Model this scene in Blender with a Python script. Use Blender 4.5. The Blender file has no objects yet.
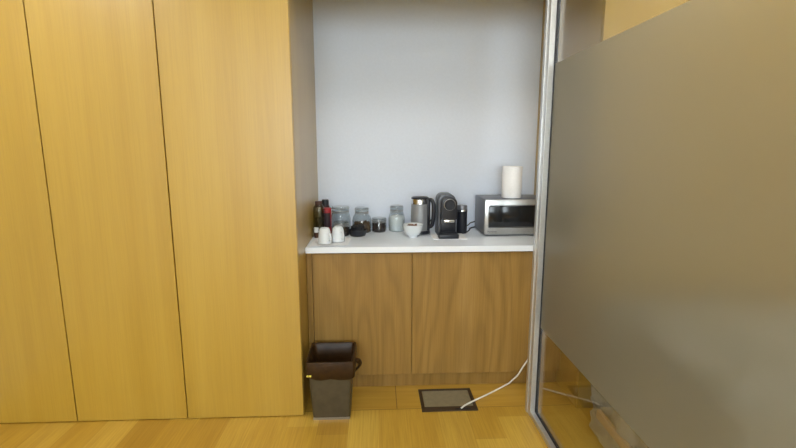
import bpy, bmesh, math, random
from mathutils import Vector, Matrix
PI = math.pi
S = bpy.context.scene
COL = S.collection
random.seed(7)

# ------------------------------------------------------------------ materials
def lin(r, g, b):
    f = lambda c: (c/255/12.92) if c/255 <= .04045 else ((c/255+.055)/1.055)**2.4
    return (f(r), f(g), f(b), 1)

class NT:
    def __init__(self, name):
        self.m = bpy.data.materials.new(name); self.m.use_nodes = True
        self.t = self.m.node_tree; self.t.nodes.clear()
        self.out = self.n('ShaderNodeOutputMaterial')
    def n(self, typ, **kw):
        nd = self.t.nodes.new(typ)
        for k, v in kw.items():
            if k.startswith('i_'):
                nd.inputs[k[2:].replace('_', ' ')].default_value = v
            else: setattr(nd, k, v)
        return nd
    def l(self, a, b): self.t.links.new(a, b)
    def ramp(self, fac, stops):
        r = self.n('ShaderNodeValToRGB'); e = r.color_ramp.elements
        while len(e) < len(stops): e.new(.5)
        for el, (p, c) in zip(e, stops): el.position = p; el.color = c
        self.l(fac, r.inputs[0]); return r.outputs[0]
    def mix(self, fac, a, b, mode='MIX'):
        m = self.n('ShaderNodeMix', data_type='RGBA', blend_type=mode)
        for s, v in ((m.inputs[0], fac), (m.inputs[6], a), (m.inputs[7], b)):
            if hasattr(v, 'is_output'): self.l(v, s)
            else: s.default_value = v
        return m.outputs[2]
    def math(self, op, a, b=0.0, c=None):
        m = self.n('ShaderNodeMath', operation=op)
        for i, v in enumerate((a, b) if c is None else (a, b, c)):
            if hasattr(v, 'is_output'): self.l(v, m.inputs[i])
            else: m.inputs[i].default_value = v
        return m.outputs[0]
    def pos(self, sx, sy, sz):
        g = self.n('ShaderNodeNewGeometry'); mp = self.n('ShaderNodeMapping')
        mp.inputs['Scale'].default_value = (sx, sy, sz); self.l(g.outputs['Position'], mp.inputs[0])
        return mp.outputs[0]
    def noise(self, vec, scale=1.0, detail=3.0, rough=.5):
        t = self.n('ShaderNodeTexNoise'); t.inputs['Scale'].default_value = scale
        t.inputs['Detail'].default_value = detail; t.inputs['Roughness'].default_value = rough
        self.l(vec, t.inputs['Vector']); return t.outputs['Fac']
    def bump(self, h, strength=.1, dist=.002):
        b = self.n('ShaderNodeBump'); b.inputs['Strength'].default_value = strength
        b.inputs['Distance'].default_value = dist; self.l(h, b.inputs['Height']); return b.outputs[0]
    def principled(self, color=None, rough=.5, metal=0.0, normal=None, spec=.5, **kw):
        p = self.n('ShaderNodeBsdfPrincipled')
        if color is not None:
            if hasattr(color, 'is_output'): self.l(color, p.inputs['Base Color'])
            else: p.inputs['Base Color'].default_value = color
        if hasattr(rough, 'is_output'): self.l(rough, p.inputs['Roughness'])
        else: p.inputs['Roughness'].default_value = rough
        p.inputs['Metallic'].default_value = metal
        p.inputs['Specular IOR Level'].default_value = spec
        for k, v in kw.items(): p.inputs[k.replace('_', ' ')].default_value = v
        if normal is not None: self.l(normal, p.inputs['Normal'])
        self.l(p.outputs[0], self.out.inputs[0]); return p

def simple(name, c, rough=.5, metal=0.0, var=.06, scale=30, spec=.5, bump=0.0):
    t = NT(name); n = t.noise(t.pos(1, 1, 1), scale, 3)
    d = tuple(x*(1-var) for x in c[:3])+(1,); b = tuple(min(1, x*(1+var)) for x in c[:3])+(1,)
    col = t.ramp(n, [(.3, d), (.7, b)])
    t.principled(col, rough, metal, t.bump(n, bump) if bump else None, spec)
    return t.m

def wood(name, dark, mid, light, rough=.42, cathedral=0.0, spec=.4, sc=1.0, coat=0.0, grain=.75):
    t = NT(name)
    fine = t.noise(t.pos(170*sc, 170*sc, 3.5*sc), 1, 4, .6)
    broad = t.noise(t.pos(9*sc, 9*sc, .35*sc), 1, 3, .5)
    base = t.ramp(broad, [(.3, dark), (.5, mid), (.72, light)])
    if cathedral:
        n = t.noise(t.pos(3.4, 3.4, .42), 1, 1.5, .45)
        w = t.math('MULTIPLY_ADD', t.math('SINE', t.math('MULTIPLY', n, 95.0)), .5, .5)
        w = t.math('POWER', w, 2.0)
        base = t.mix(t.math('MULTIPLY', w, cathedral), base, tuple(x*.55 for x in dark[:3])+(1,))
    g = t.ramp(fine, [(.35, (.80, .77, .72, 1)), (.6, (1, 1, 1, 1))])
    col = t.mix(grain, base, g, 'MULTIPLY')
    p = t.principled(col, rough, 0, t.bump(fine, .06, .001), spec)
    p.inputs['Coat Weight'].default_value = coat; p.inputs['Coat Roughness'].default_value = .36
    return t.m

M = {}
M['oak'] = wood('golden_oak_veneer', lin(175, 139, 42), lin(180, 145, 48), lin(185, 151, 56), .42, spec=.6, coat=.95, grain=.35)
M['oak_door'] = wood('brown_oak_veneer', lin(146, 112, 52), lin(159, 124, 61), lin(170, 135, 73), .45, .30, grain=.65)
M['wall'] = simple('painted_wall_lavender_grey', lin(229, 237, 250), .85, 0, .015, 60)
M['ceiling'] = simple('ceiling_white', lin(225, 222, 215), .9, 0, .02, 20)
M['wall_room'] = simple('room_wall_paint', lin(205, 200, 190), .9, 0, .02, 20)
M['counter'] = simple('white_solid_surface', lin(238, 245, 253), .28, 0, .02, 220)
M['alu'] = simple('brushed_aluminium', lin(206, 207, 206), .36, .75, .05, 90)
M['steel'] = simple('stainless_steel', lin(178, 178, 176), .3, 1.0, .05, 60)
M['steel_dark'] = simple('grey_steel_case', lin(128, 130, 136), .42, .6, .05, 60)
M['chrome'] = simple('chrome', lin(225, 225, 225), .12, 1.0, .02, 30)
M['black'] = simple('black_plastic', lin(28, 30, 38), .35, 0, .08, 40)
M['black_matt'] = simple('matt_black_plastic', lin(22, 24, 30), .55, 0, .08, 40)
M['rubber'] = simple('dark_gasket_rubber', lin(28, 28, 36), .6, 0, .08, 40)
M['kettle'] = simple('grey_kettle_metal', lin(150, 152, 154), .42, .3, .05, 40)
M['porcelain'] = simple('white_porcelain', lin(222, 227, 230), .2, 0, .015, 20)
M['paper'] = simple('white_paper', lin(247, 248, 250), .9, 0, .03, 90, bump=.15)
M['bin'] = simple('grey_bin_metal', lin(84, 77, 60), .4, .3, .12, 25)
M['bag'] = simple('brown_bin_bag_plastic', lin(54, 35, 14), .40, 0, .3, 25, spec=.28, bump=.35)
M['yellow'] = simple('yellow_tag', lin(225, 210, 90), .6)
M['box_frame'] = simple('dark_bronze_floor_box_frame', lin(66, 52, 38), .45, .3, .1, 40)
M['box_lid'] = simple('grey_metal_floor_box_lid', lin(150, 142, 116), .36, .3, .08, 35)
M['cable'] = simple('white_cable', lin(240, 238, 228), .5)
M['beans'] = simple('dark_roast_beans', lin(54, 38, 32), .5, 0, .45, 60)
M['beans_brown'] = simple('brown_beans', lin(96, 70, 44), .55, 0, .4, 60)
M['pods'] = simple('black_pods', lin(26, 27, 32), .45, 0, .3, 60)
M['sugar'] = simple('white_sugar', lin(236, 238, 238), .9, 0, .03, 300)
M['red'] = simple('red_plastic', lin(165, 34, 40), .4)
M['wine'] = simple('dark_red_label', lin(50, 28, 34), .45, 0, .2, 50)
M['brown_cap'] = simple('brown_cap', lin(78, 48, 36), .5, 0, .2, 50)
M['sachet'] = simple('brown_sachet', lin(118, 82, 62), .6, 0, .25, 90)
M['plastic_sheet'] = simple('pale_plastic_wrap', lin(160, 160, 153), .28, 0, .12, 7, bump=.5)
M['cardboard'] = simple('peach_card', lin(190, 166, 132), .7, 0, .06, 20)

def thin_glass(name, tint, f=1.0, rough=.02):
    t = NT(name)
    tr = t.n('ShaderNodeBsdfTransparent'); tr.inputs[0].default_value = tint
    gl = t.n('ShaderNodeBsdfGlossy'); gl.inputs['Roughness'].default_value = rough
    fr = t.n('ShaderNodeFresnel'); fr.inputs['IOR'].default_value = 1.5
    geo = t.n('ShaderNodeNewGeometry')
    # Fresnel turns total inside a solid; both faces of the sheet get the outside value
    lw = t.n('ShaderNodeLayerWeight'); lw.inputs['Blend'].default_value = .5
    k = t.math('POWER', lw.outputs['Facing'], 4.0)
    k = t.math('MULTIPLY_ADD', k, .9*f, .04*f)
    mx = t.n('ShaderNodeMixShader'); t.l(k, mx.inputs[0]); t.l(tr.outputs[0], mx.inputs[1]); t.l(gl.outputs[0], mx.inputs[2])
    t.l(mx.outputs[0], t.out.inputs[0]); return t.m
M['glass'] = thin_glass('clear_glass_pane', (.95, .95, .93, 1), .9)
M['jar'] = thin_glass('jar_glass', (.80, .84, .85, 1), 1.8, .08)
M['olive'] = thin_glass('olive_bottle_glass', (.66, .64, .53, 1), 1.1, .06)

def frosted():
    t = NT('frosted_film')
    rf = t.n('ShaderNodeBsdfRefraction'); rf.inputs['Roughness'].default_value = .40; rf.inputs['IOR'].default_value = 1.18
    rf.inputs['Color'].default_value = (.82, .82, .79, 1)
    df = t.n('ShaderNodeBsdfDiffuse'); df.inputs[0].default_value = lin(200, 198, 182)
    tl = t.n('ShaderNodeBsdfTranslucent'); tl.inputs[0].default_value = lin(205, 200, 190)
    gl = t.n('ShaderNodeBsdfGlossy'); gl.inputs['Roughness'].default_value = .38
    gl.inputs[0].default_value = (.8, .8, .8, 1)
    a = t.n('ShaderNodeMixShader'); a.inputs[0].default_value = .10; t.l(rf.outputs[0], a.inputs[1]); t.l(tl.outputs[0], a.inputs[2])
    b = t.n('ShaderNodeMixShader'); b.inputs[0].default_value = .15; t.l(a.outputs[0], b.inputs[1]); t.l(df.outputs[0], b.inputs[2])
    lw = t.n('ShaderNodeLayerWeight'); lw.inputs['Blend'].default_value = .5
    k = t.math('MULTIPLY_ADD', t.math('POWER', lw.outputs['Facing'], 4.0), .25, .03)
    c = t.n('ShaderNodeMixShader'); t.l(k, c.inputs[0]); t.l(b.outputs[0], c.inputs[1]); t.l(gl.outputs[0], c.inputs[2])
    t.l(c.outputs[0], t.out.inputs[0]); return t.m
M['frost'] = frosted()

def floor_mat():
    t = NT('oak_plank_floor')
    g = t.n('ShaderNodeNewGeometry'); sp = t.n('ShaderNodeSeparateXYZ'); t.l(g.outputs['Position'], sp.inputs[0])
    x, y = sp.outputs[0], sp.outputs[1]
    PW = .165
    # board index across X, random shift along Y per board
    bx = t.math('DIVIDE', x, PW); bi = t.math('FLOOR', bx); bf = t.math('FRACT', bx)
    wn = t.n('ShaderNodeTexWhiteNoise', noise_dimensions='1D'); t.l(bi, wn.inputs['W'])
    yy = t.math('DIVIDE', t.math('ADD', y, t.math('MULTIPLY', wn.outputs['Value'], 1.7)), 1.15)
    yi = t.math('FLOOR', yy); yf = t.math('FRACT', yy)
    cmb = t.n('ShaderNodeCombineXYZ'); t.l(bi, cmb.inputs[0]); t.l(yi, cmb.inputs[1])
    wn2 = t.n('ShaderNodeTexWhiteNoise', noise_dimensions='2D'); t.l(cmb.outputs[0], wn2.inputs['Vector'])
    tone = t.ramp(wn2.outputs['Value'], [(0, lin(178, 138, 50)), (.5, lin(196, 157, 60)), (1, lin(212, 177, 80))])
    grain = t.noise(t.pos(120, 3.5, 1), 1, 4, .6)
    gr = t.ramp(grain, [(.35, (.80, .76, .70, 1)), (.62, (1, 1, 1, 1))])
    blotch = t.noise(t.pos(9, 1.2, 1), 1, 2, .5)
    bl = t.ramp(blotch, [(.35, (.86, .82, .76, 1)), (.65, (1.0, 1.0, 1.0, 1))])
    col = t.mix(.8, t.mix(.7, tone, bl, 'MULTIPLY'), gr, 'MULTIPLY')
    # the strip inside the alcove is laid as separate panels behind a joint
    strip = t.math('GREATER_THAN', y, 2.39)
    pt = t.ramp(t.noise(t.pos(2.2, 30, 1), 1, 3, .5), [(.3, lin(180, 140, 52)), (.7, lin(196, 156, 66))])
    col = t.mix(strip, col, pt)
    ins = t.math('MULTIPLY', t.math('GREATER_THAN', x, -.42), t.math('LESS_THAN', x, 1.115))
    j1 = t.math('MULTIPLY', t.math('LESS_THAN', t.math('ABSOLUTE', t.math('SUBTRACT', y, 2.39)), .0022), ins)
    j2 = t.math('MULTIPLY', t.math('LESS_THAN', t.math('ABSOLUTE', t.math('SUBTRACT', x, .103)), .0025), strip)
    e1 = t.math('LESS_THAN', bf, .008); e2 = t.math('LESS_THAN', yf, .0015)
    ed = t.math('MULTIPLY', t.math('MAXIMUM', e1, e2), t.math('SUBTRACT', 1.0, strip))
    col = t.mix(t.math('MULTIPLY', ed, .35), col, lin(120, 84, 38))
    col = t.mix(t.math('MULTIPLY', t.math('MAXIMUM', j1, j2), .75), col, lin(90, 62, 28))
    t.principled(col, .34, 0, t.bump(grain, .05, .001), .45)
    return t.m
M['floor'] = floor_mat()

def emit(name, c, s):
    t = NT(name); e = t.n('ShaderNodeEmission'); e.inputs[0].default_value = c; e.inputs[1].default_value = s
    t.l(e.outputs[0], t.out.inputs[0]); return t.m
M['lamp'] = emit('lit_ceiling_panel', (1.0, .985, .95, 1), 9.5)

# ------------------------------------------------------------------ mesh helpers
def BM(): return bmesh.new()
def merge(bm, other, mtx=None):
    me = bpy.data.meshes.new('tmp'); other.to_mesh(me); other.free()
    if mtx is not None: me.transform(mtx)
    bm.from_mesh(me); bpy.data.meshes.remove(me)
def box(bm, a, b, bev=0.0, seg=2, mtx=None):
    q = BM(); bmesh.ops.create_cube(q, size=1)
    for v in q.verts:
        v.co = Vector([(a[i]+b[i])/2+v.co[i]*(b[i]-a[i]) for i in range(3)])
    if bev: bmesh.ops.bevel(q, geom=q.edges[:]+q.verts[:], offset=bev, segments=seg, affect='EDGES', profile=.5)
    merge(bm, q, mtx)
def lathe(bm, prof, seg=36, c=(0, 0, 0), cap0=True, cap1=True):
    q = BM(); rings = []
    for r, z in prof:
        rings.append([q.verts.new((c[0]+r*math.cos(2*PI*i/seg), c[1]+r*math.sin(2*PI*i/seg), c[2]+z)) for i in range(seg)])
    for a, b in zip(rings, rings[1:]):
        for i in range(seg):
            q.faces.new((a[i], a[(i+1) % seg], b[(i+1) % seg], b[i]))
    if cap0: q.faces.new(rings[0][::-1])
    if cap1: q.faces.new(rings[-1])
    merge(bm, q)
def spline(pts, n=8):
    out = []; P = [Vector(p) for p in pts]; P = [P[0]*2-P[1]]+P+[P[-1]*2-P[-2]]
    for i in range(1, len(P)-2):
        for k in range(n):
            t = k/n; a, b, c, d = P[i-1:i+3]
            out.append(.5*((2*b)+(c-a)*t+(2*a-5*b+4*c-d)*t*t+(3*b-a-3*c+d)*t**3))
    out.append(P[-2]); return out
def tube(bm, pts, r, seg=10, closed=False, sy=1.0):
    q = BM(); rings = []; n = len(pts); pts = [Vector(p) for p in pts]; prev = None
    for i, p in enumerate(pts):
        if closed: d = pts[(i+1) % n]-pts[i-1]
        else: d = pts[min(i+1, n-1)]-pts[max(i-1, 0)]
        d.normalize()
        if prev is None:
            u = d.orthogonal().normalized()
        else:
            u = (prev-d*prev.dot(d)).normalized()
        prev = u; w = d.cross(u)
        rr = r[i] if isinstance(r, (list, tuple)) else r
        rings.append([q.verts.new(p+u*rr*math.cos(2*PI*k/seg)+w*rr*sy*math.sin(2*PI*k/seg)) for k in range(seg)])
    m = n if closed else n-1
    for i in range(m):
        a, b = rings[i], rings[(i+1) % n]
        for k in range(seg): q.faces.new((a[k], a[(k+1) % seg], b[(k+1) % seg], b[k]))
    if not closed: q.faces.new(rings[0][::-1]); q.faces.new(rings[-1])
    merge(bm, q)
def ring(bm, c, R, r, axis='Z', seg=36):
    pts = []
    for i in range(seg):
        a = 2*PI*i/seg; x, y = R*math.cos(a), R*math.sin(a)
        pts.append(Vector(c)+(Vector((x, y, 0)) if axis == 'Z' else Vector((x, 0, y)) if axis == 'Y' else Vector((0, x, y))))
    tube(bm, pts, r, 8, True)
def prism(bm, prof, x0, x1, bev=0.0):
    """profile in (y, z), extruded along x"""
    q = BM(); a = [q.verts.new((x0, y, z)) for y, z in prof]; f = q.faces.new(a)
    e = bmesh.ops.extrude_face_region(q, geom=[f])
    for v in e['geom']:
        if isinstance(v, bmesh.types.BMVert): v.co.x = x1
    bmesh.ops.recalc_face_normals(q, faces=q.faces[:])
    if bev: bmesh.ops.bevel(q, geom=q.edges[:], offset=bev, segments=2, affect='EDGES', profile=.5)
    merge(bm, q)
def lumps(bm, spots, size, seed=0, flat=.7):
    rnd = random.Random(seed)
    for p in spots:
        q = BM(); bmesh.ops.create_icosphere(q, subdivisions=1, radius=size*rnd.uniform(.8, 1.15))
        m = Matrix.Translation(p) @ Matrix.Rotation(rnd.uniform(0, 6), 4, Vector((rnd.random(), rnd.random(), rnd.random()+.1))) @ Matrix.Diagonal((1.25, .9, flat, 1))
        merge(bm, q, m)
def obj(name, bm, mat, parent=None, smooth=True, loc=None):
    me = bpy.data.meshes.new(name)
    bmesh.ops.recalc_face_normals(bm, faces=bm.faces[:])
    bm.to_mesh(me); bm.free(); me.materials.append(M[mat])
    if smooth:
        for p in me.polygons: p.use_smooth = True
        me.set_sharp_from_angle(angle=math.radians(40))
    o = bpy.data.objects.new(name, me); COL.objects.link(o)
    if parent is not None: o.parent = parent
    if loc is not None: o.location = loc
    return o
def tag(o, label, cat, group=None, kind=None):
    o['label'] = label; o['category'] = cat
    if group: o['group'] = group
    if kind: o['kind'] = kind
    return o
def thing(name, label, cat, loc=(0, 0, 0), group=None, rz=0):
    o = bpy.data.objects.new(name, None); COL.objects.link(o); o.location = loc; o.rotation_euler.z = rz
    o.empty_display_size = .05
    return tag(o, label, cat, group)
def struct(name, bm, mat, parent=None):
    o = obj(name, bm, mat, parent, False)
    if parent is None: o['kind'] = 'structure'
    return o
def sbox(name, a, b, mat):
    q = BM(); box(q, a, b); return struct(name, q, mat)

# ------------------------------------------------------------------ the room
FY = 2.345          # front of the tall cabinets
AX0, AX1 = -.42, 1.132   # alcove sides
BY = 3.235          # alcove back wall
XL, XR, YR, ZC = -2.262, 3.55, -3.6, 2.72
sbox('floor', (XL-.1, YR-.1, -.1), (XR+.1, BY+.1, 0), 'floor')
sbox('ceiling', (XL-.1, YR-.1, ZC), (XR+.1, BY+.1, ZC+.1), 'ceiling')
sbox('wall_back', (XL-.1, BY, 0), (XR+.1, BY+.1, ZC), 'wall')
sbox('wall_left', (XL-.1, YR, 0), (XL, BY, ZC), 'wall_room')
sbox('wall_right', (XR, YR, 0), (XR+.1, BY, ZC), 'wall_room')
q = BM()
WX0, WX1, WZ0, WZ1 = -1.7, 2.3, .85, 2.45
box(q, (XL, YR-.1, 0), (WX0, YR, ZC)); box(q, (WX1, YR-.1, 0), (XR, YR, ZC))
box(q, (WX0, YR-.1, 0), (WX1, YR, WZ0)); box(q, (WX0, YR-.1, WZ1), (WX1, YR, ZC))
struct('wall_rear', q, 'wall_room')
q = BM()
for x in (WX0, (WX0+WX1)/2-.025, WX1-.05): box(q, (x, YR-.07, WZ0), (x+.05, YR-.02, WZ1))
for z in (WZ0, WZ1-.05): box(q, (WX0+.05, YR-.07, z), (WX1-.05, YR-.02, z+.05))
w = struct('window_1', q, 'alu')
q = BM(); box(q, (WX0+.04, YR-.05, WZ0+.04), (WX1-.04, YR-.045, WZ1-.04)); obj('window_glass', q, 'glass', w, False)
# unseen front lip added to shade the wall top, then the alcove ceiling
sbox('shade_lip', (AX0, FY+.002, 2.25), (AX1, FY+.05, ZC), 'ceiling')
sbox('trim_2', (AX0, FY+.05, 2.58), (AX1, BY, ZC), 'ceiling')

# ------------------------------------------------------------------ tall cabinets
def tall_cabinet(x0, x1, label, group, side=None):
    t = thing('tall_cabinet', label, 'cabinet', ((x0+x1)/2, FY, 0), group)
    w = (x1-x0)/2; H = ZC-.004
    q = BM()
    box(q, (-w, .0215, .005), (w, BY-FY-.003, H)); obj('body', q, 'oak', t, False)
    q = BM()
    box(q, (-w+.0015, 0, .005), (w-.0015, .020, H-.006), .0012, 1); obj('door', q, 'oak', t, False)
    q = BM(); box(q, (-w+.004, .016, 0), (w-.004, .06, .0045)); obj('plinth', q, 'rubber', t, False)
    return t
G1 = 'flush oak tall cabinets left of the alcove'
tall_cabinet(-1.055, AX0, 'tall flush golden oak cabinet directly left of the alcove, behind the waste bin', G1)
tall_cabinet(-1.647, -1.058, 'tall flush golden oak cabinet second to the left from the alcove', G1)
tall_cabinet(-2.258, -1.650, 'tall flush golden oak cabinet at the left edge of the photo', G1)
G2 = 'oak tall cabinets behind the glass partition'
tall_cabinet(AX1, AX1+.60, 'tall golden oak cabinet behind the glass partition, right of the alcove side', G2)
tall_cabinet(AX1+.603, AX1+1.203, 'tall golden oak cabinet behind the frosted glass, one further right from the alcove', G2)
tall_cabinet(AX1+1.206, XR-.004, 'tall wide oak cabinet behind the frosted glass at the far right wall', G2)

# ------------------------------------------------------------------ base cabinets and counter
DZ0, DZ1, DY = .104, .868, 2.598
def base_cabinet(x0, x1, dx0, dx1, label):
    t = thing('base_cabinet', label, 'cabinet', ((x0+x1)/2, DY, 0), 'base cabinets under the white counter')
    w = (x1-x0)/2; cx = (x0+x1)/2
    q = BM(); box(q, (-w, .021, .103), (w, BY-DY-.003, .8755)); obj('body', q, 'oak_door', t, False)
    q = BM(); box(q, (dx0-cx, 0, DZ0), (dx1-cx, .020, DZ1), .0012, 1); obj('door', q, 'oak_door', t, False)
    return t, cx
t, cx = base_cabinet(AX0+.001, .200, -.384, .1995, 'oak base cabinet under the counter left, door behind the waste bin')
q = BM(); box(q, (AX0+.002-cx, .004, .1035), (-.387-cx, .0205, .872)); obj('filler_strip', q, 'oak_door', t, False)
t, cx = base_cabinet(.2015, AX1-.001, .2035, .96, 'oak base cabinet under the counter right, above the floor box and white cable')
q = BM(); box(q, (.963-cx, .004, .1035), (AX1-.002-cx, .0205, .872)); obj('filler_strip', q, 'oak_door', t, False)
sbox('baseboard_back', (AX0+.001, 2.648, 0), (AX1-.001, 2.664, .1025), 'oak_door')
q = BM(); box(q, (AX0+.001, 2.578, .8765), (AX1-.001, BY-.002, .912), .0025, 2)
tag(obj('countertop', q, 'counter', None, False), 'long white solid worktop across the alcove, carrying jars, kettle and microwave', 'countertop')
CZ = .912

# ------------------------------------------------------------------ glass partition
t = thing('glass_partition', 'tall framed glass partition with a wide frosted band, coming forward at the right', 'glass partition', (.885, 2.35, 0))
GX = lambda x: x-.885
GY = lambda y: y-2.35
Y1 = -1.4
q = BM(); box(q, (GX(.840), GY(2.285), 0), (GX(.886), GY(2.352), 2.70), .002, 2)
box(q, (GX(.835), GY(2.325), 0), (GX(.840), GY(2.352), 2.70)); obj('frame_post', q, 'alu', t, False)
q = BM(); box(q, (GX(.840), GY(Y1), 0), (GX(.886), GY(Y1+.06), 2.70), .003, 2); obj('frame_post', q, 'alu', t, False)
q = BM(); box(q, (GX(.842), GY(Y1+.06), 0), (GX(.886), GY(2.285), .028), .003, 2); obj('bottom_rail', q, 'alu', t, False)
q = BM(); box(q, (GX(.842), GY(Y1+.06), 2.66), (GX(.886), GY(2.285), 2.70), .003, 2); obj('top_rail', q, 'alu', t, False)
q = BM()
for xa, xb in ((.8675, .8718), (.8762, .882)):
    box(q, (GX(xa), GY(2.276), .028), (GX(xb), GY(2.285), 2.66)); box(q, (GX(xa), GY(Y1+.06), .028), (GX(xb), GY(Y1+.069), 2.66))
    box(q, (GX(xa), GY(Y1+.069), .028), (GX(xb), GY(2.276), .033)); box(q, (GX(xa), GY(Y1+.069), 2.651), (GX(xb), GY(2.276), 2.66))
obj('gasket', q, 'rubber', t, False)
q = BM(); box(q, (GX(.872), GY(Y1+.0605), .0285), (GX(.876), GY(2.2845), 2.6595)); g = obj('glass_pane', q, 'glass', t, False)
q = BM(); box(q, (GX(.8708), GY(Y1+.070), .526), (GX(.8716), GY(2.275), 1.885)); f = obj('frosted_film', q, 'frost', t, False)
f['label'] = 'wide grey frosted band on the clear glass'

# ------------------------------------------------------------------ wrapped bundle behind the glass
def bundle():
    q = BM(); bmesh.ops.create_cube(q, size=1)
    bmesh.ops.subdivide_edges(q, edges=q.edges[:], cuts=39, use_grid_fill=True)
    from mathutils import noise
    L = Vector((1.15, .98, .74))
    for v in q.verts:
        u = v.co*2; k = 22
        s = (abs(u.x)**k+abs(u.y)**k+abs(u.z)**k)**(1/k); u = u/s*max(abs(u.x), abs(u.y), abs(u.z))
        p = Vector((u.x*L.x/2, u.y*L.y/2, (u.z+1)*L.z/2))
        n = noise.noise(p*4)*.02+(.5-abs(noise.noise(p*9+Vector((3, 1, 2)))))*.06-.022
        if p.z > .02: p += Vector((u.x, u.y, .5+max(0, u.z)))*n
        p.z -= max(0, u.z)*(.05*(u.y*u.y)+.03*u.x)*.8
        p.z = max(p.z, 0)
        v.co = p
    return q
t = thing('wrapped_bundle', 'pale low bundle wrapped in crumpled plastic on the floor behind the glass', 'bundle', (1.675, 1.69, 0))
obj('plastic_wrap', bundle(), 'plastic_sheet', t)
q = BM(); box(q, (-.592, -.34, .15), (-.570, .34, .195), .003, 2); o = obj('card_strip', q, 'cardboard', t); o['label'] = 'peach strip along the side of the bundle'

# ------------------------------------------------------------------ waste bin
t = thing('waste_bin', 'square grey waste bin lined with a brown bag, at the alcove corner', 'waste bin', (-.262, 2.407, 0))
def frustum(bm, rings, rad=.02, seg=5, cap0=True, cap1=False):
    """rounded-rectangle rings: (cx, cy, hx, hy, z)"""
    R = []
    for cx, cy, hx, hy, z in rings:
        c = []
        for qx, qy, a0 in ((1, 1, 0), (-1, 1, 90), (-1, -1, 180), (1, -1, 270)):
            for k in range(seg+1):
                a = math.radians(a0+90*k/seg)
                c.append((cx+qx*(hx-rad)+rad*math.cos(a), cy+qy*(hy-rad)+rad*math.sin(a), z))
        # extra points along straight sides
        d = []
        for i in range(len(c)):
            p, n = Vector(c[i]), Vector(c[(i+1) % len(c)])
            d.append(p)
            if (i % (seg+1)) == seg:
                for k in range(1, 8): d.append(p.lerp(n, k/8))
        R.append([bm.verts.new(p) for p in d])
    n = len(R[0])
    for a, b in zip(R, R[1:]):
        for i in range(n): bm.faces.new((a[i], a[(i+1) % n], b[(i+1) % n], b[i]))
    if cap0: bm.faces.new(R[0][::-1])
    if cap1: bm.faces.new(R[-1])
    return R
q = BM()
frustum(q, [(0, 0, .101, .101, 0), (0, 0, .102, .102, .006), (0, 0, .121, .121, .335), (0, 0, .117, .117, .335), (0, 0, .098, .098, .012)], .016, cap1=True)
obj('body', q, 'bin', t)
q = BM()
box(q, (-.100, -.1035, .0006), (.100, -.100, .014)); obj('base_rim', q, 'steel', t)
from mathutils import noise as nz
q = BM()
R = frustum(q, [(.002, .0, .121, .121, .246), (.003, 0, .1275, .126, .262), (.003, .0, .131, .129, .300), (0.002, 0, .132, .131, .335), (0.001, 0, .129, .129, .350),
    (0, 0, .121, .121, .349), (0, 0, .114, .114, .334), (.004, 0, .106, .106, .26), (0, 0, .096, .096, .16), (0, 0, .085, .085, .06), (0, 0, .02, .02, .05)], .016, cap0=False, cap1=True)
for k, rg in enumerate(R):
    for v in rg:
        a = (0, .6, .9, .5, .25, .4, .8, 1.3, 1.6, 1.3, 0)[k]
        n = nz.noise(Vector((v.co.x*22, v.co.y*22, v.co.z*22+3)))
        out = Vector((v.co.x, v.co.y, 0)).normalized()
        v.co += out*(n*.010*a if k > 4 else (abs(n)-.1)*.012*a)
        if k == 0: v.co.z += .018*nz.noise(Vector((v.co.x*13, v.co.y*13, 5)))
ln = obj('bin_bag', q, 'bag', t)
ln['label'] = 'brown plastic bin bag folded over the rim'
q = BM()
tube(q, spline([(.124, -.045, .325), (.146, -.035, .312), (.158, -.015, .285), (.146, .0, .255), (.124, -.02, .245)], 6), [.011+.004*math.sin(i*.26) for i in range(25)], 8)
obj('bag_knot', q, 'bag', ln)
q = BM(); box(q, (-.1235, -.1365, .273), (-.0985, -.1315, .281)); obj('tag', q, 'yellow', ln)

# ------------------------------------------------------------------ floor box and cable
t = thing('floor_box', 'dark framed floor outlet box set in the boards below the counter', 'floor box', (.404, 2.471, 0), None, math.radians(.4))
q = BM()
box(q, (-.161, .100, 0), (.161, .119, .007), .0015, 1); box(q, (-.161, -.119, 0), (.161, -.076, .007), .0015, 1)
box(q, (-.161, -.076, 0), (-.142, .100, .007)); box(q, (.142, -.076, 0), (.161, .100, .007)); obj('frame', q, 'box_frame', t, False)
q = BM(); box(q, (-.140, -.074, 0), (.140, .098, .005), .001, 1); obj('lid', q, 'box_lid', t, False)
q = BM(); box(q, (.030, -.112, .0072), (.118, -.097, .0078)); obj('cable_slot', q, 'black_matt', t, False)
q = BM()
tube(q, spline([(.470, 2.366, .011), (.496, 2.392, .012), (.560, 2.440, .011), (.66, 2.512, .008), (.76, 2.588, .006), (.818, 2.624, .012), (.842, 2.632, .028),
   (.866, 2.602, .078), (.890, 2.584, .140), (.928, 2.582, .212), (.942, 2.586, .30), (.946, 2.5915, .45), (.946, 2.5915, .65), (.946, 2.5915, .80), (.946, 2.5915, .871)], 8), .0049, 10)
tag(obj('cable', q, 'cable'), 'thin white cable rising from the floor box along the cabinet front', 'cable')

# ------------------------------------------------------------------ things on the counter
def on(x, y): return (x, y, CZ)
# paper napkin under cups
q = BM()
bmesh.ops.create_grid(q, x_segments=24, y_segments=24, size=.5)
for v in q.verts:
    x, y = v.co.x, v.co.y
    e = max(abs(x), abs(y))*2
    v.co = Vector((x*.222+y*.012, y*.225, .0035+.0022*nz.noise(Vector((x*9, y*9, 1)))+(.004*(e-.85)/.15 if e > .85 else 0)))
bmesh.ops.solidify(q, geom=q.faces[:], thickness=.0015)
zmin = min(v.co.z for v in q.verts)
for v in q.verts: v.co.z -= zmin
tag(obj('napkin', q, 'paper', None, True, (-.281, 2.715, CZ)), 'white paper napkin under the two upturned white cups', 'napkin')

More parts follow.
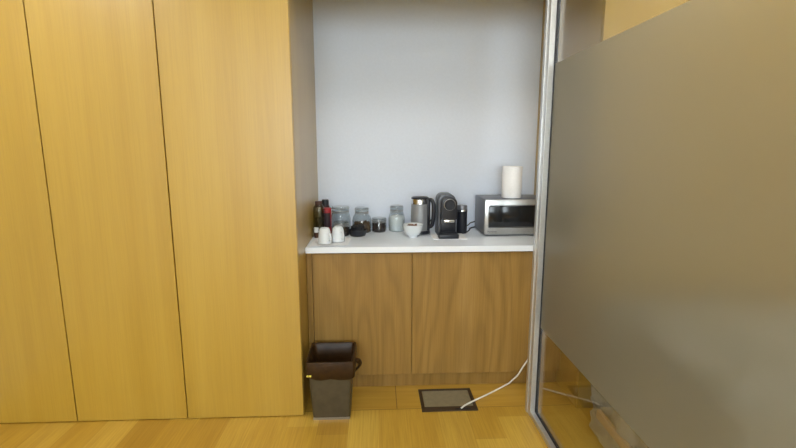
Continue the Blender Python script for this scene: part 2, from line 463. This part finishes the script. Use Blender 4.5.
def sq(bm):
    for v in bm.verts: v.co.z *= .87
def upturned_cup(x, y, label, ang):
    t = thing('cup', label, 'cup', (x, y, CZ+.0082), 'upturned white cups on the napkin')
    q = BM()
    lathe(q, [(.0375, 0), (.0400, 0), (.0405, .004), (.0385, .04), (.0345, .078), (.0300, .096), (.0265, .1000), (.0255, .1045), (.0225, .1045), (.0215, .1015), (.0, .1012)], 36, cap0=False, cap1=False)
    lathe(q, [(.0375, 0), (.0360, .04), (.031, .085), (0, .09)], 36, cap0=False, cap1=False)
    sq(q); obj('cup_body', q, 'porcelain', t)
    q = BM(); c, s = math.cos(ang), math.sin(ang)
    pts = [(.0375, .022), (.052, .022), (.0605, .034), (.0600, .054), (.050, .069), (.034, .072)]
    tube(q, spline([(r*c, r*s, z) for r, z in pts], 6), .0044, 8)
    sq(q); obj('handle', q, 'porcelain', t)
upturned_cup(-.315, 2.668, 'upturned white cup, left of the pair on the napkin, nearest the oak side panel', math.radians(-48))
upturned_cup(-.240, 2.716, 'upturned white cup, right of the pair on the napkin, in front of a small jar', math.radians(-55))

# glass jars
def clip_jar(x, y, R, H, rl, label, shoulder=.62, fill=None, group='glass storage jars by the back wall'):
    t = thing('glass_jar', label, 'jar', on(x, y), group)
    zb = H-.038 if H > .13 else H-.026
    q = BM()
    lathe(q, [(R*.86, .001), (R*.97, .006), (R, .02), (R, zb*shoulder), (R*.93, zb*(shoulder+.16)), (rl*.97, zb*.95), (rl*.93, zb)], 40, cap1=False)
    obj('glass_body', q, 'jar', t)
    q = BM(); ring(q, (0, 0, zb+.003), rl*.96, .0035); obj('rubber_seal', q, 'jar_seal', t)
    q = BM()
    lathe(q, [(rl*.98, zb+.007), (rl*1.02, zb+.012), (rl*1.02, H-.010), (rl*.96, H-.003), (rl*.6, H)], 40)
    obj('lid', q, 'jar', t)
    q = BM(); ring(q, (0, 0, zb-.006), rl*.98, .0022)
    tube(q, spline([(-rl*.5, -rl*.86, zb-.006), (-rl*.3, -rl*1.12, zb+.004), (0, -rl*1.2, zb+.012), (rl*.3, -rl*1.12, zb+.004), (rl*.5, -rl*.86, zb-.006)], 6), .0022, 8)
    ring(q, (0, 0, H-.014), rl*1.035, .0018)
    obj('wire_clasp', q, 'steel', t)
    return t
M['jar_seal'] = simple('grey_jar_seal', lin(150, 152, 152), .5)
def heap(name, x, y, z0, R, h, size, n, mat, label, cat, seed, mat_core=None):
    rnd = random.Random(seed); q = BM()
    lathe(q, [(R*.9, 0), (R*.97, .004), (R*.97, max(.006, h-size*1.3)), (R*.3, h-size*.8)], 20)
    sp = []
    for i in range(n):
        if i % 2:
            a = rnd.uniform(0, 2*PI); sp.append((R*.93*math.cos(a), R*.93*math.sin(a), rnd.uniform(size, h)))
        else:
            a = rnd.uniform(0, 2*PI); r = R*.9*math.sqrt(rnd.random()); sp.append((r*math.cos(a), r*math.sin(a), h-size*.5+rnd.uniform(-.3, .9)*size))
    lumps(q, sp, size, seed)
    for v in q.verts:
        r = math.hypot(v.co.x, v.co.y)
        if r > R: v.co.x *= R/r; v.co.y *= R/r
        v.co.z = max(0, v.co.z)
    o = obj(name, q, mat, None, False, (x, y, z0))
    return tag(o, label, cat, None, 'stuff')
JX = [(-.253, 3.09), (-.107, 3.05), (.009, 3.065), (.131, 3.09)]
clip_jar(*JX[0], .069, .176, .058, 'large empty glass clip-lid jar behind the small jar, left of the bean jar')
clip_jar(*JX[1], .064, .174, .046, 'large glass clip-lid jar a third full of beans, behind the black bowl')
heap('coffee_beans', JX[1][0], JX[1][1], CZ+.004, .058, .062, .0075, 150, 'beans_brown', 'brown beans filling the bottom of the large jar behind the black bowl', 'beans', 3)
clip_jar(*JX[2], .051, .100, .049, 'small squat glass jar half full of dark beans, left of the sugar jar', .72)
heap('coffee_beans', JX[2][0], JX[2][1], CZ+.004, .046, .052, .0085, 120, 'beans', 'dark beans inside the squat jar right of the black bowl', 'beans', 4)
clip_jar(*JX[3], .056, .180, .044, 'tall glass clip-lid jar of white sugar, left of the kettle')
q = BM(); lathe(q, [(.046, 0), (.0515, .008), (.0515, .092), (.046, .100), (.02, .108), (.001, .110)], 32)
tag(obj('sugar', q, 'sugar', None, True, (JX[3][0], JX[3][1], CZ+.004)), 'white sugar filling the tall jar left of the kettle', 'sugar', None, 'stuff')
clip_jar(-.238, 2.93, .054, .098, .047, 'small glass clip-lid jar with dark beans, half hidden behind the right upturned cup', .74)
heap('coffee_beans', -.238, 2.93, CZ+.004, .049, .050, .0085, 110, 'beans', 'dark beans inside the small jar behind the upturned cups', 'beans', 5)

# black bowl with pods
t = thing('black_bowl', 'low black bowl heaped with dark pods in front of the bean jar', 'bowl', on(-.131, 2.925))
q = BM(); lathe(q, [(.046, 0), (.050, .003), (.057, .02), (.060, .040), (.0575, .040), (.054, .02), (.045, .006), (0, .005)], 40, cap1=False)
obj('bowl_body', q, 'black', t)
heap('coffee_pods', -.131, 2.925, CZ+.0078, .0445, .053, .0105, 90, 'pods', 'dark pods heaped in the low black bowl', 'pods', 9)

# white bowl
t = thing('white_bowl', 'white footed bowl with brown sachets in front of the grey kettle', 'bowl', on(.226, 2.868))
q = BM(); lathe(q, [(.030, 0), (.032, .004), (.031, .010), (.046, .022), (.058, .045), (.064, .078), (.0655, .082), (.0635, .083), (.055, .046), (.042, .024), (.02, .014), (0, .013)], 44, cap1=False)
obj('bowl_body', q, 'porcelain', t)
for i, (dx, dy, dz, a, b, lb) in enumerate([(-.018, -.012, .076, .5, .35, 'leftmost'), (.004, -.020, .080, -.5, .3, 'frontmost'), (.018, .016, .076, 1.3, -.3, 'rightmost'), (-.012, .022, .079, 2.2, .2, 'rearmost')]):
    q = BM(); box(q, (-.020, -.008, -.004), (.020, .008, .004), .003, 2)
    o = obj('sachet', q, 'sachet'); o.location = (.226+dx, 2.868+dy, CZ+dz-.002); o.rotation_euler = (b, b*.6, a)
    tag(o, 'small brown sachet in the white bowl, %s of the four' % lb, 'sachet', 'brown sachets in the white bowl')
q = BM(); lathe(q, [(.018, .014), (.042, .028), (.054, .052), (.058, .066), (.03, .070), (.001, .071)], 32)
tag(obj('sugar', q, 'sugar', None, True, (.226, 2.868, CZ)), 'white filling inside the white footed bowl under the sachets', 'sugar', None, 'stuff')

# bottles in the left corner
t = thing('bottle', 'tall olive glass bottle with brown stopper against the oak side panel', 'bottle', on(-.379, 2.925), 'bottles in the left corner of the counter')
q = BM(); lathe(q, [(.033, 0), (.0360, .004), (.0365, .165), (.034, .190), (.0235, .204), (.0235, .208)], 32); obj('bottle_body', q, 'olive', t)
q = BM(); lathe(q, [(.0225, .192), (.0225, .224), (.020, .228)], 24); obj('stopper', q, 'brown_cap', t)
q = BM(); lathe(q, [(.024, .006), (.024, .12), (.018, .125)], 24); obj('contents', q, 'olive', t)
t = thing('bottle', 'short dark bottle with a bright red cap, in front of the black-capped bottle', 'bottle', on(-.338, 3.02), 'bottles in the left corner of the counter')
q = BM(); lathe(q, [(.027, 0), (.0295, .004), (.0295, .142), (.027, .146)], 32); obj('bottle_body', q, 'red', t)
q = BM(); lathe(q, [(.0300, .146), (.0300, .168), (.028, .172)], 32); obj('cap', q, 'red', t)
q = BM()
for z0, z1 in ((.045, .140),):
    seg = 20; A0, A1 = math.radians(185), math.radians(322)
    a = [q.verts.new((.0302*math.cos(A0+(A1-A0)*i/seg), .0302*math.sin(A0+(A1-A0)*i/seg), z0)) for i in range(seg+1)]
    b = [q.verts.new((v.co.x, v.co.y, z1)) for v in a]
    for i in range(seg): q.faces.new((a[i], a[i+1], b[i+1], b[i]))
obj('label_band', q, 'wine', t)
t = thing('bottle', 'tall dark bottle with a black cap behind the red-capped bottle', 'bottle', on(-.360, 3.13), 'bottles in the left corner of the counter')
q = BM(); lathe(q, [(.026, 0), (.029, .004), (.029, .165), (.022, .185), (.022, .188)], 32); obj('bottle_body', q, 'wine', t)
q = BM(); lathe(q, [(.0245, .180), (.0245, .206), (.0225, .215)], 28); obj('cap', q, 'black', t)
t = thing('tub', 'tiny white tub with its shadow as a dark lower part, beside the left upturned cup', 'tub', on(-.392, 2.872))
q = BM(); lathe(q, [(.011, 0), (.0135, .003), (.0145, .034)], 24); obj('tub_shadow', q, 'brown_cap', t)  # dark brown colour here stands for the shadow below the white tub
q = BM(); lathe(q, [(.0155, .0345), (.0155, .062), (.012, .066)], 24); obj('lid', q, 'porcelain', t)  # the white tub itself, above its painted shadow

# kettle
t = thing('kettle', 'grey electric kettle with black lid, handle and base', 'kettle', on(.283, 2.998))
q = BM(); lathe(q, [(.066, 0), (.069, .004), (.067, .018), (.062, .022)], 40); obj('power_base', q, 'black', t)
q = BM(); lathe(q, [(.061, .0225), (.0625, .03), (.0605, .12), (.0575, .199)], 48); obj('kettle_body', q, 'kettle', t)
q = BM(); lathe(q, [(.0578, .1995), (.0572, .230), (.0565, .232)], 48); obj('steel_band', q, 'chrome', t)
q = BM(); lathe(q, [(.0585, .2325), (.0585, .240), (.052, .2455), (.015, .249)], 48); obj('lid', q, 'black', t)
q = BM()
ca = math.radians(-26)
rot = Matrix.Rotation(ca, 4, 'Z')
box(q, (.045, -.019, .024), (.0675, .019, .236), .006, 2, rot)
obj('spine', q, 'black', t)
q = BM(); pts = [(.060, 0, .228), (.082, 0, .226), (.094, 0, .205), (.097, 0, .160), (.095, 0, .105), (.088, 0, .068), (.078, 0, .052), (.061, 0, .052)]
tube(q, spline([rot @ Vector(p) for p in pts], 6), .0128, 12, sy=1.0); obj('handle', q, 'black', t)

M['shell'] = simple('dark_grey_shell', lin(88, 91, 98), .38, .3, .06, 40)
# coffee machine on a white sheet
q = BM(); box(q, (-.106, -.09, 0), (.106, .09, .0035), .001, 1)
tag(obj('white_board', q, 'paper', None, False, (.455, 2.865, CZ)), 'thin white board under the black coffee machine', 'board')
t = thing('coffee_machine', 'black pod coffee machine with round chrome-ringed head', 'coffee machine', (.447, 2.80, CZ+.0037))
def arch(bm, x0, x1, y0, y1, z0, z1, r, bev=.004):
    b = BM(); pts = [(x0, z0), (x1, z0)]
    pts += [(x1-r+r*math.cos(a*PI/16), z1-r+r*math.sin(a*PI/16)) for a in range(0, 9)]
    pts += [(x0+r+r*math.cos(a*PI/16), z1-r+r*math.sin(a*PI/16)) for a in range(8, 17)]
    fv = b.faces.new([b.verts.new((x, y0, z)) for x, z in pts])
    e = bmesh.ops.extrude_face_region(b, geom=[fv])
    for v in e['geom']:
        if isinstance(v, bmesh.types.BMVert): v.co.y = y1
    bmesh.ops.recalc_face_normals(b, faces=b.faces[:])
    if bev: bmesh.ops.bevel(b, geom=[x for x in b.edges if abs(x.verts[0].co.y-x.verts[1].co.y) < 1e-6], offset=bev, segments=2, affect='EDGES', profile=.5)
    merge(bm, b)
q = BM()
arch(q, -.048, .051, -.014, .064, .120, .262, .044, .006)
box(q, (-.048, .030, .026), (.051, .064, .150), .004, 2); obj('machine_body', q, 'black', t)
q = BM(); arch(q, -.059, .054, .065, .222, .002, .270, .040, .008); obj('back_shell', q, 'shell', t)
q = BM(); box(q, (-.066, -.035, 0), (.062, .034, .030), .008, 3); box(q, (-.056, -.028, .030), (.052, .032, .036), .002, 1); obj('drip_tray', q, 'black', t)
q = BM(); box(q, (-.032, -.010, .100), (.036, .035, .1195), .005, 2); obj('spout', q, 'chrome', t)
q = BM(); ring(q, (.002, -.0155, .214), .0335, .0028, 'Y', 40); obj('chrome_ring', q, 'steel', t)
q = BM(); lathe(q, [(.034, 0), (.034, .006), (.03, .008), (.024, .006), (.012, .007), (.001, .008)], 36)
bmesh.ops.rotate(q, verts=q.verts[:], cent=(0, 0, 0), matrix=Matrix.Rotation(PI/2, 3, 'X')); bmesh.ops.translate(q, verts=q.verts[:], vec=(.002, -.0145, .214))
obj('knob', q, 'black_matt', t)
# frother
t = thing('milk_frother', 'slim black cylindrical milk frother right of the coffee machine', 'frother', on(.565, 2.99))
q = BM(); lathe(q, [(.034, 0), (.0355, .003), (.0345, .148)], 36); obj('jug', q, 'black', t)
q = BM(); lathe(q, [(.0350, .1485), (.0350, .160), (.0345, .161)], 36); obj('steel_rim', q, 'chrome', t)
q = BM(); lathe(q, [(.0340, .1615), (.0335, .184), (.030, .189)], 36); obj('lid', q, 'steel_dark', t)
# power cords
q = BM(); tube(q, spline([(.603, 3.02, .955), (.632, 3.09, .950), (.664, 3.165, .952), (.73, 3.212, .958), (.83, 3.226, .97)], 8), .0042, 8)
tag(obj('power_cord', q, 'black_matt'), 'upper black power cord running from the frother behind the microwave', 'power cord', 'black cords behind the microwave')
q = BM(); tube(q, spline([(.602, 3.00, .9166), (.630, 3.06, .9166), (.655, 3.14, .9166), (.71, 3.196, .9166), (.83, 3.215, .9166)], 8), .0042, 8)
tag(obj('power_cord', q, 'black_matt'), 'lower black power cord lying on the worktop from the frother to behind the microwave', 'power cord', 'black cords behind the microwave')
q = BM(); tube(q, spline([(.42, 3.027, .995), (.38, 3.09, .99), (.36, 3.15, .96), (.34, 3.2, .93), (.29, 3.215, .9165), (.20, 3.205, .9165)], 8), .0042, 8)
tag(obj('power_cord', q, 'black_matt'), 'black power cord from the back of the coffee machine behind the kettle', 'power cord')

M['mw_black'] = simple('dark_oven_window', lin(20, 23, 27), .12, 0, .1, 40)
# microwave
t = thing('microwave', 'silver microwave oven with dark door window, under the paper roll', 'microwave', (.898, 2.862, CZ))
W = .208; D = .300
q = BM(); box(q, (-W, .022, .008), (W, D, .240), .004, 2); obj('case', q, 'steel_dark', t)
q = BM()
prism(q, [(0, .010), (0, .238), (.0215, .238), (.0215, .010)], -W, W, .003); obj('door', q, 'steel', t)
q = BM(); box(q, (-.187, -.0025, .055), (.130, .004, .205), .012, 3)
for v in q.verts: v.co.y = max(-.0025, min(.004, v.co.y))
obj('door_window', q, 'mw_black', t)
q = BM(); box(q, (.140, -.002, .018), (.200, .004, .228), .003, 1); obj('control_panel', q, 'black', t)
q = BM(); lathe(q, [(.017, 0), (.016, .014), (.014, .016)], 28)
bmesh.ops.rotate(q, verts=q.verts[:], cent=(0, 0, 0), matrix=Matrix.Rotation(PI/2, 3, 'X')); bmesh.ops.translate(q, verts=q.verts[:], vec=(.170, -.002, .07)); obj('dial', q, 'steel', t)
for sx in (-.18, .18):
    for sy in (.05, .27):
        q = BM(); lathe(q, [(.012, 0), (.012, .0079)], 16, (sx, sy, 0)); obj('foot', q, 'black_matt', t)
cu = bpy.data.curves.new('badge', 'FONT'); cu.body = 'Panasonic'; cu.size = .0155; cu.extrude = .0003
to = bpy.data.objects.new('badge_text', cu); COL.objects.link(to); bpy.context.view_layer.update()
me = bpy.data.meshes.new_from_object(to); bpy.data.objects.remove(to)
me.materials.append(M['black_matt'])
b = bpy.data.objects.new('badge', me); COL.objects.link(b); b.parent = t; b.location = (-.188, -.0006, .026); b.rotation_euler = (PI/2, 0, 0)

# paper roll
t = thing('paper_roll', 'white paper towel roll standing on the microwave', 'paper towel', (.893, 2.985, CZ+.2405))
q = BM(); lathe(q, [(.020, .001), (.0625, 0), (.0645, .003), (.0645, .203), (.0625, .206), (.020, .205), (.020, .001)], 48, cap0=False, cap1=False); obj('roll', q, 'paper', t)
q = BM(); lathe(q, [(.018, .002), (.0198, .002), (.0198, .2035), (.018, .2035), (.018, .002)], 24, cap0=False, cap1=False); obj('core', q, 'cardboard', t)

# ------------------------------------------------------------------ ceiling lights
def ceiling_light(x, y, sx, sy, label):
    t = thing('ceiling_light', label, 'ceiling light', (x, y, ZC), 'square ceiling light panels')
    q = BM(); e = .02
    box(q, (-sx/2, -sy/2, -.014), (-sx/2+e, sy/2, -.0005)); box(q, (sx/2-e, -sy/2, -.014), (sx/2, sy/2, -.0005))
    box(q, (-sx/2+e, -sy/2, -.014), (sx/2-e, -sy/2+e, -.0005)); box(q, (-sx/2+e, sy/2-e, -.014), (sx/2-e, sy/2, -.0005)); obj('light_frame', q, 'alu', t, False)
    q = BM(); box(q, (-sx/2+e, -sy/2+e, -.010), (sx/2-e, sy/2-e, -.0007)); obj('diffuser', q, 'lamp', t, False)
for lx, nm in ((-1.75, 'left, over the tall cabinets'), (.25, 'middle, in front of the alcove'), (1.95, 'right, behind the glass partition')):
    for ly, nf in ((1.72 if lx > 1.5 else 1.45, 'front row'), (-.9, 'rear row')):
        ceiling_light(lx, ly, .6, .6, 'square lit ceiling panel, %s %s' % (nf, nm))

# ------------------------------------------------------------------ daylight through the rear window
wd = bpy.data.worlds.new('overcast'); S.world = wd; wd.use_nodes = True
bg = wd.node_tree.nodes['Background']; bg.inputs[0].default_value = (.80, .90, 1.0, 1); bg.inputs[1].default_value = 9.0
pl = bpy.data.lights.new('window_portal', 'AREA'); pl.shape = 'RECTANGLE'; pl.size = WX1-WX0; pl.size_y = WZ1-WZ0
pl.cycles.is_portal = True
po = bpy.data.objects.new('window_portal', pl); COL.objects.link(po); po.location = ((WX0+WX1)/2, YR-.12, (WZ0+WZ1)/2); po.rotation_euler = (PI/2, 0, 0)

# ------------------------------------------------------------------ camera
cd = bpy.data.cameras.new('camera'); cam = bpy.data.objects.new('camera', cd); COL.objects.link(cam); S.camera = cam
cd.sensor_width = 36; cd.lens = 454/796*36; cd.clip_start = .02
cam.location = (0, 0, 1.484); cam.rotation_euler = (PI/2-math.radians(9.63), 0, -math.radians(2.6))
vs = S.view_settings
vs.view_transform = 'Standard'; vs.look = 'None'; vs.gamma = 1; vs.use_curve_mapping = False; vs.exposure = 0.58
S.cycles.max_bounces = 10; S.cycles.transparent_max_bounces = 16; S.cycles.transmission_bounces = 10
S.cycles.sample_clamp_indirect = 6
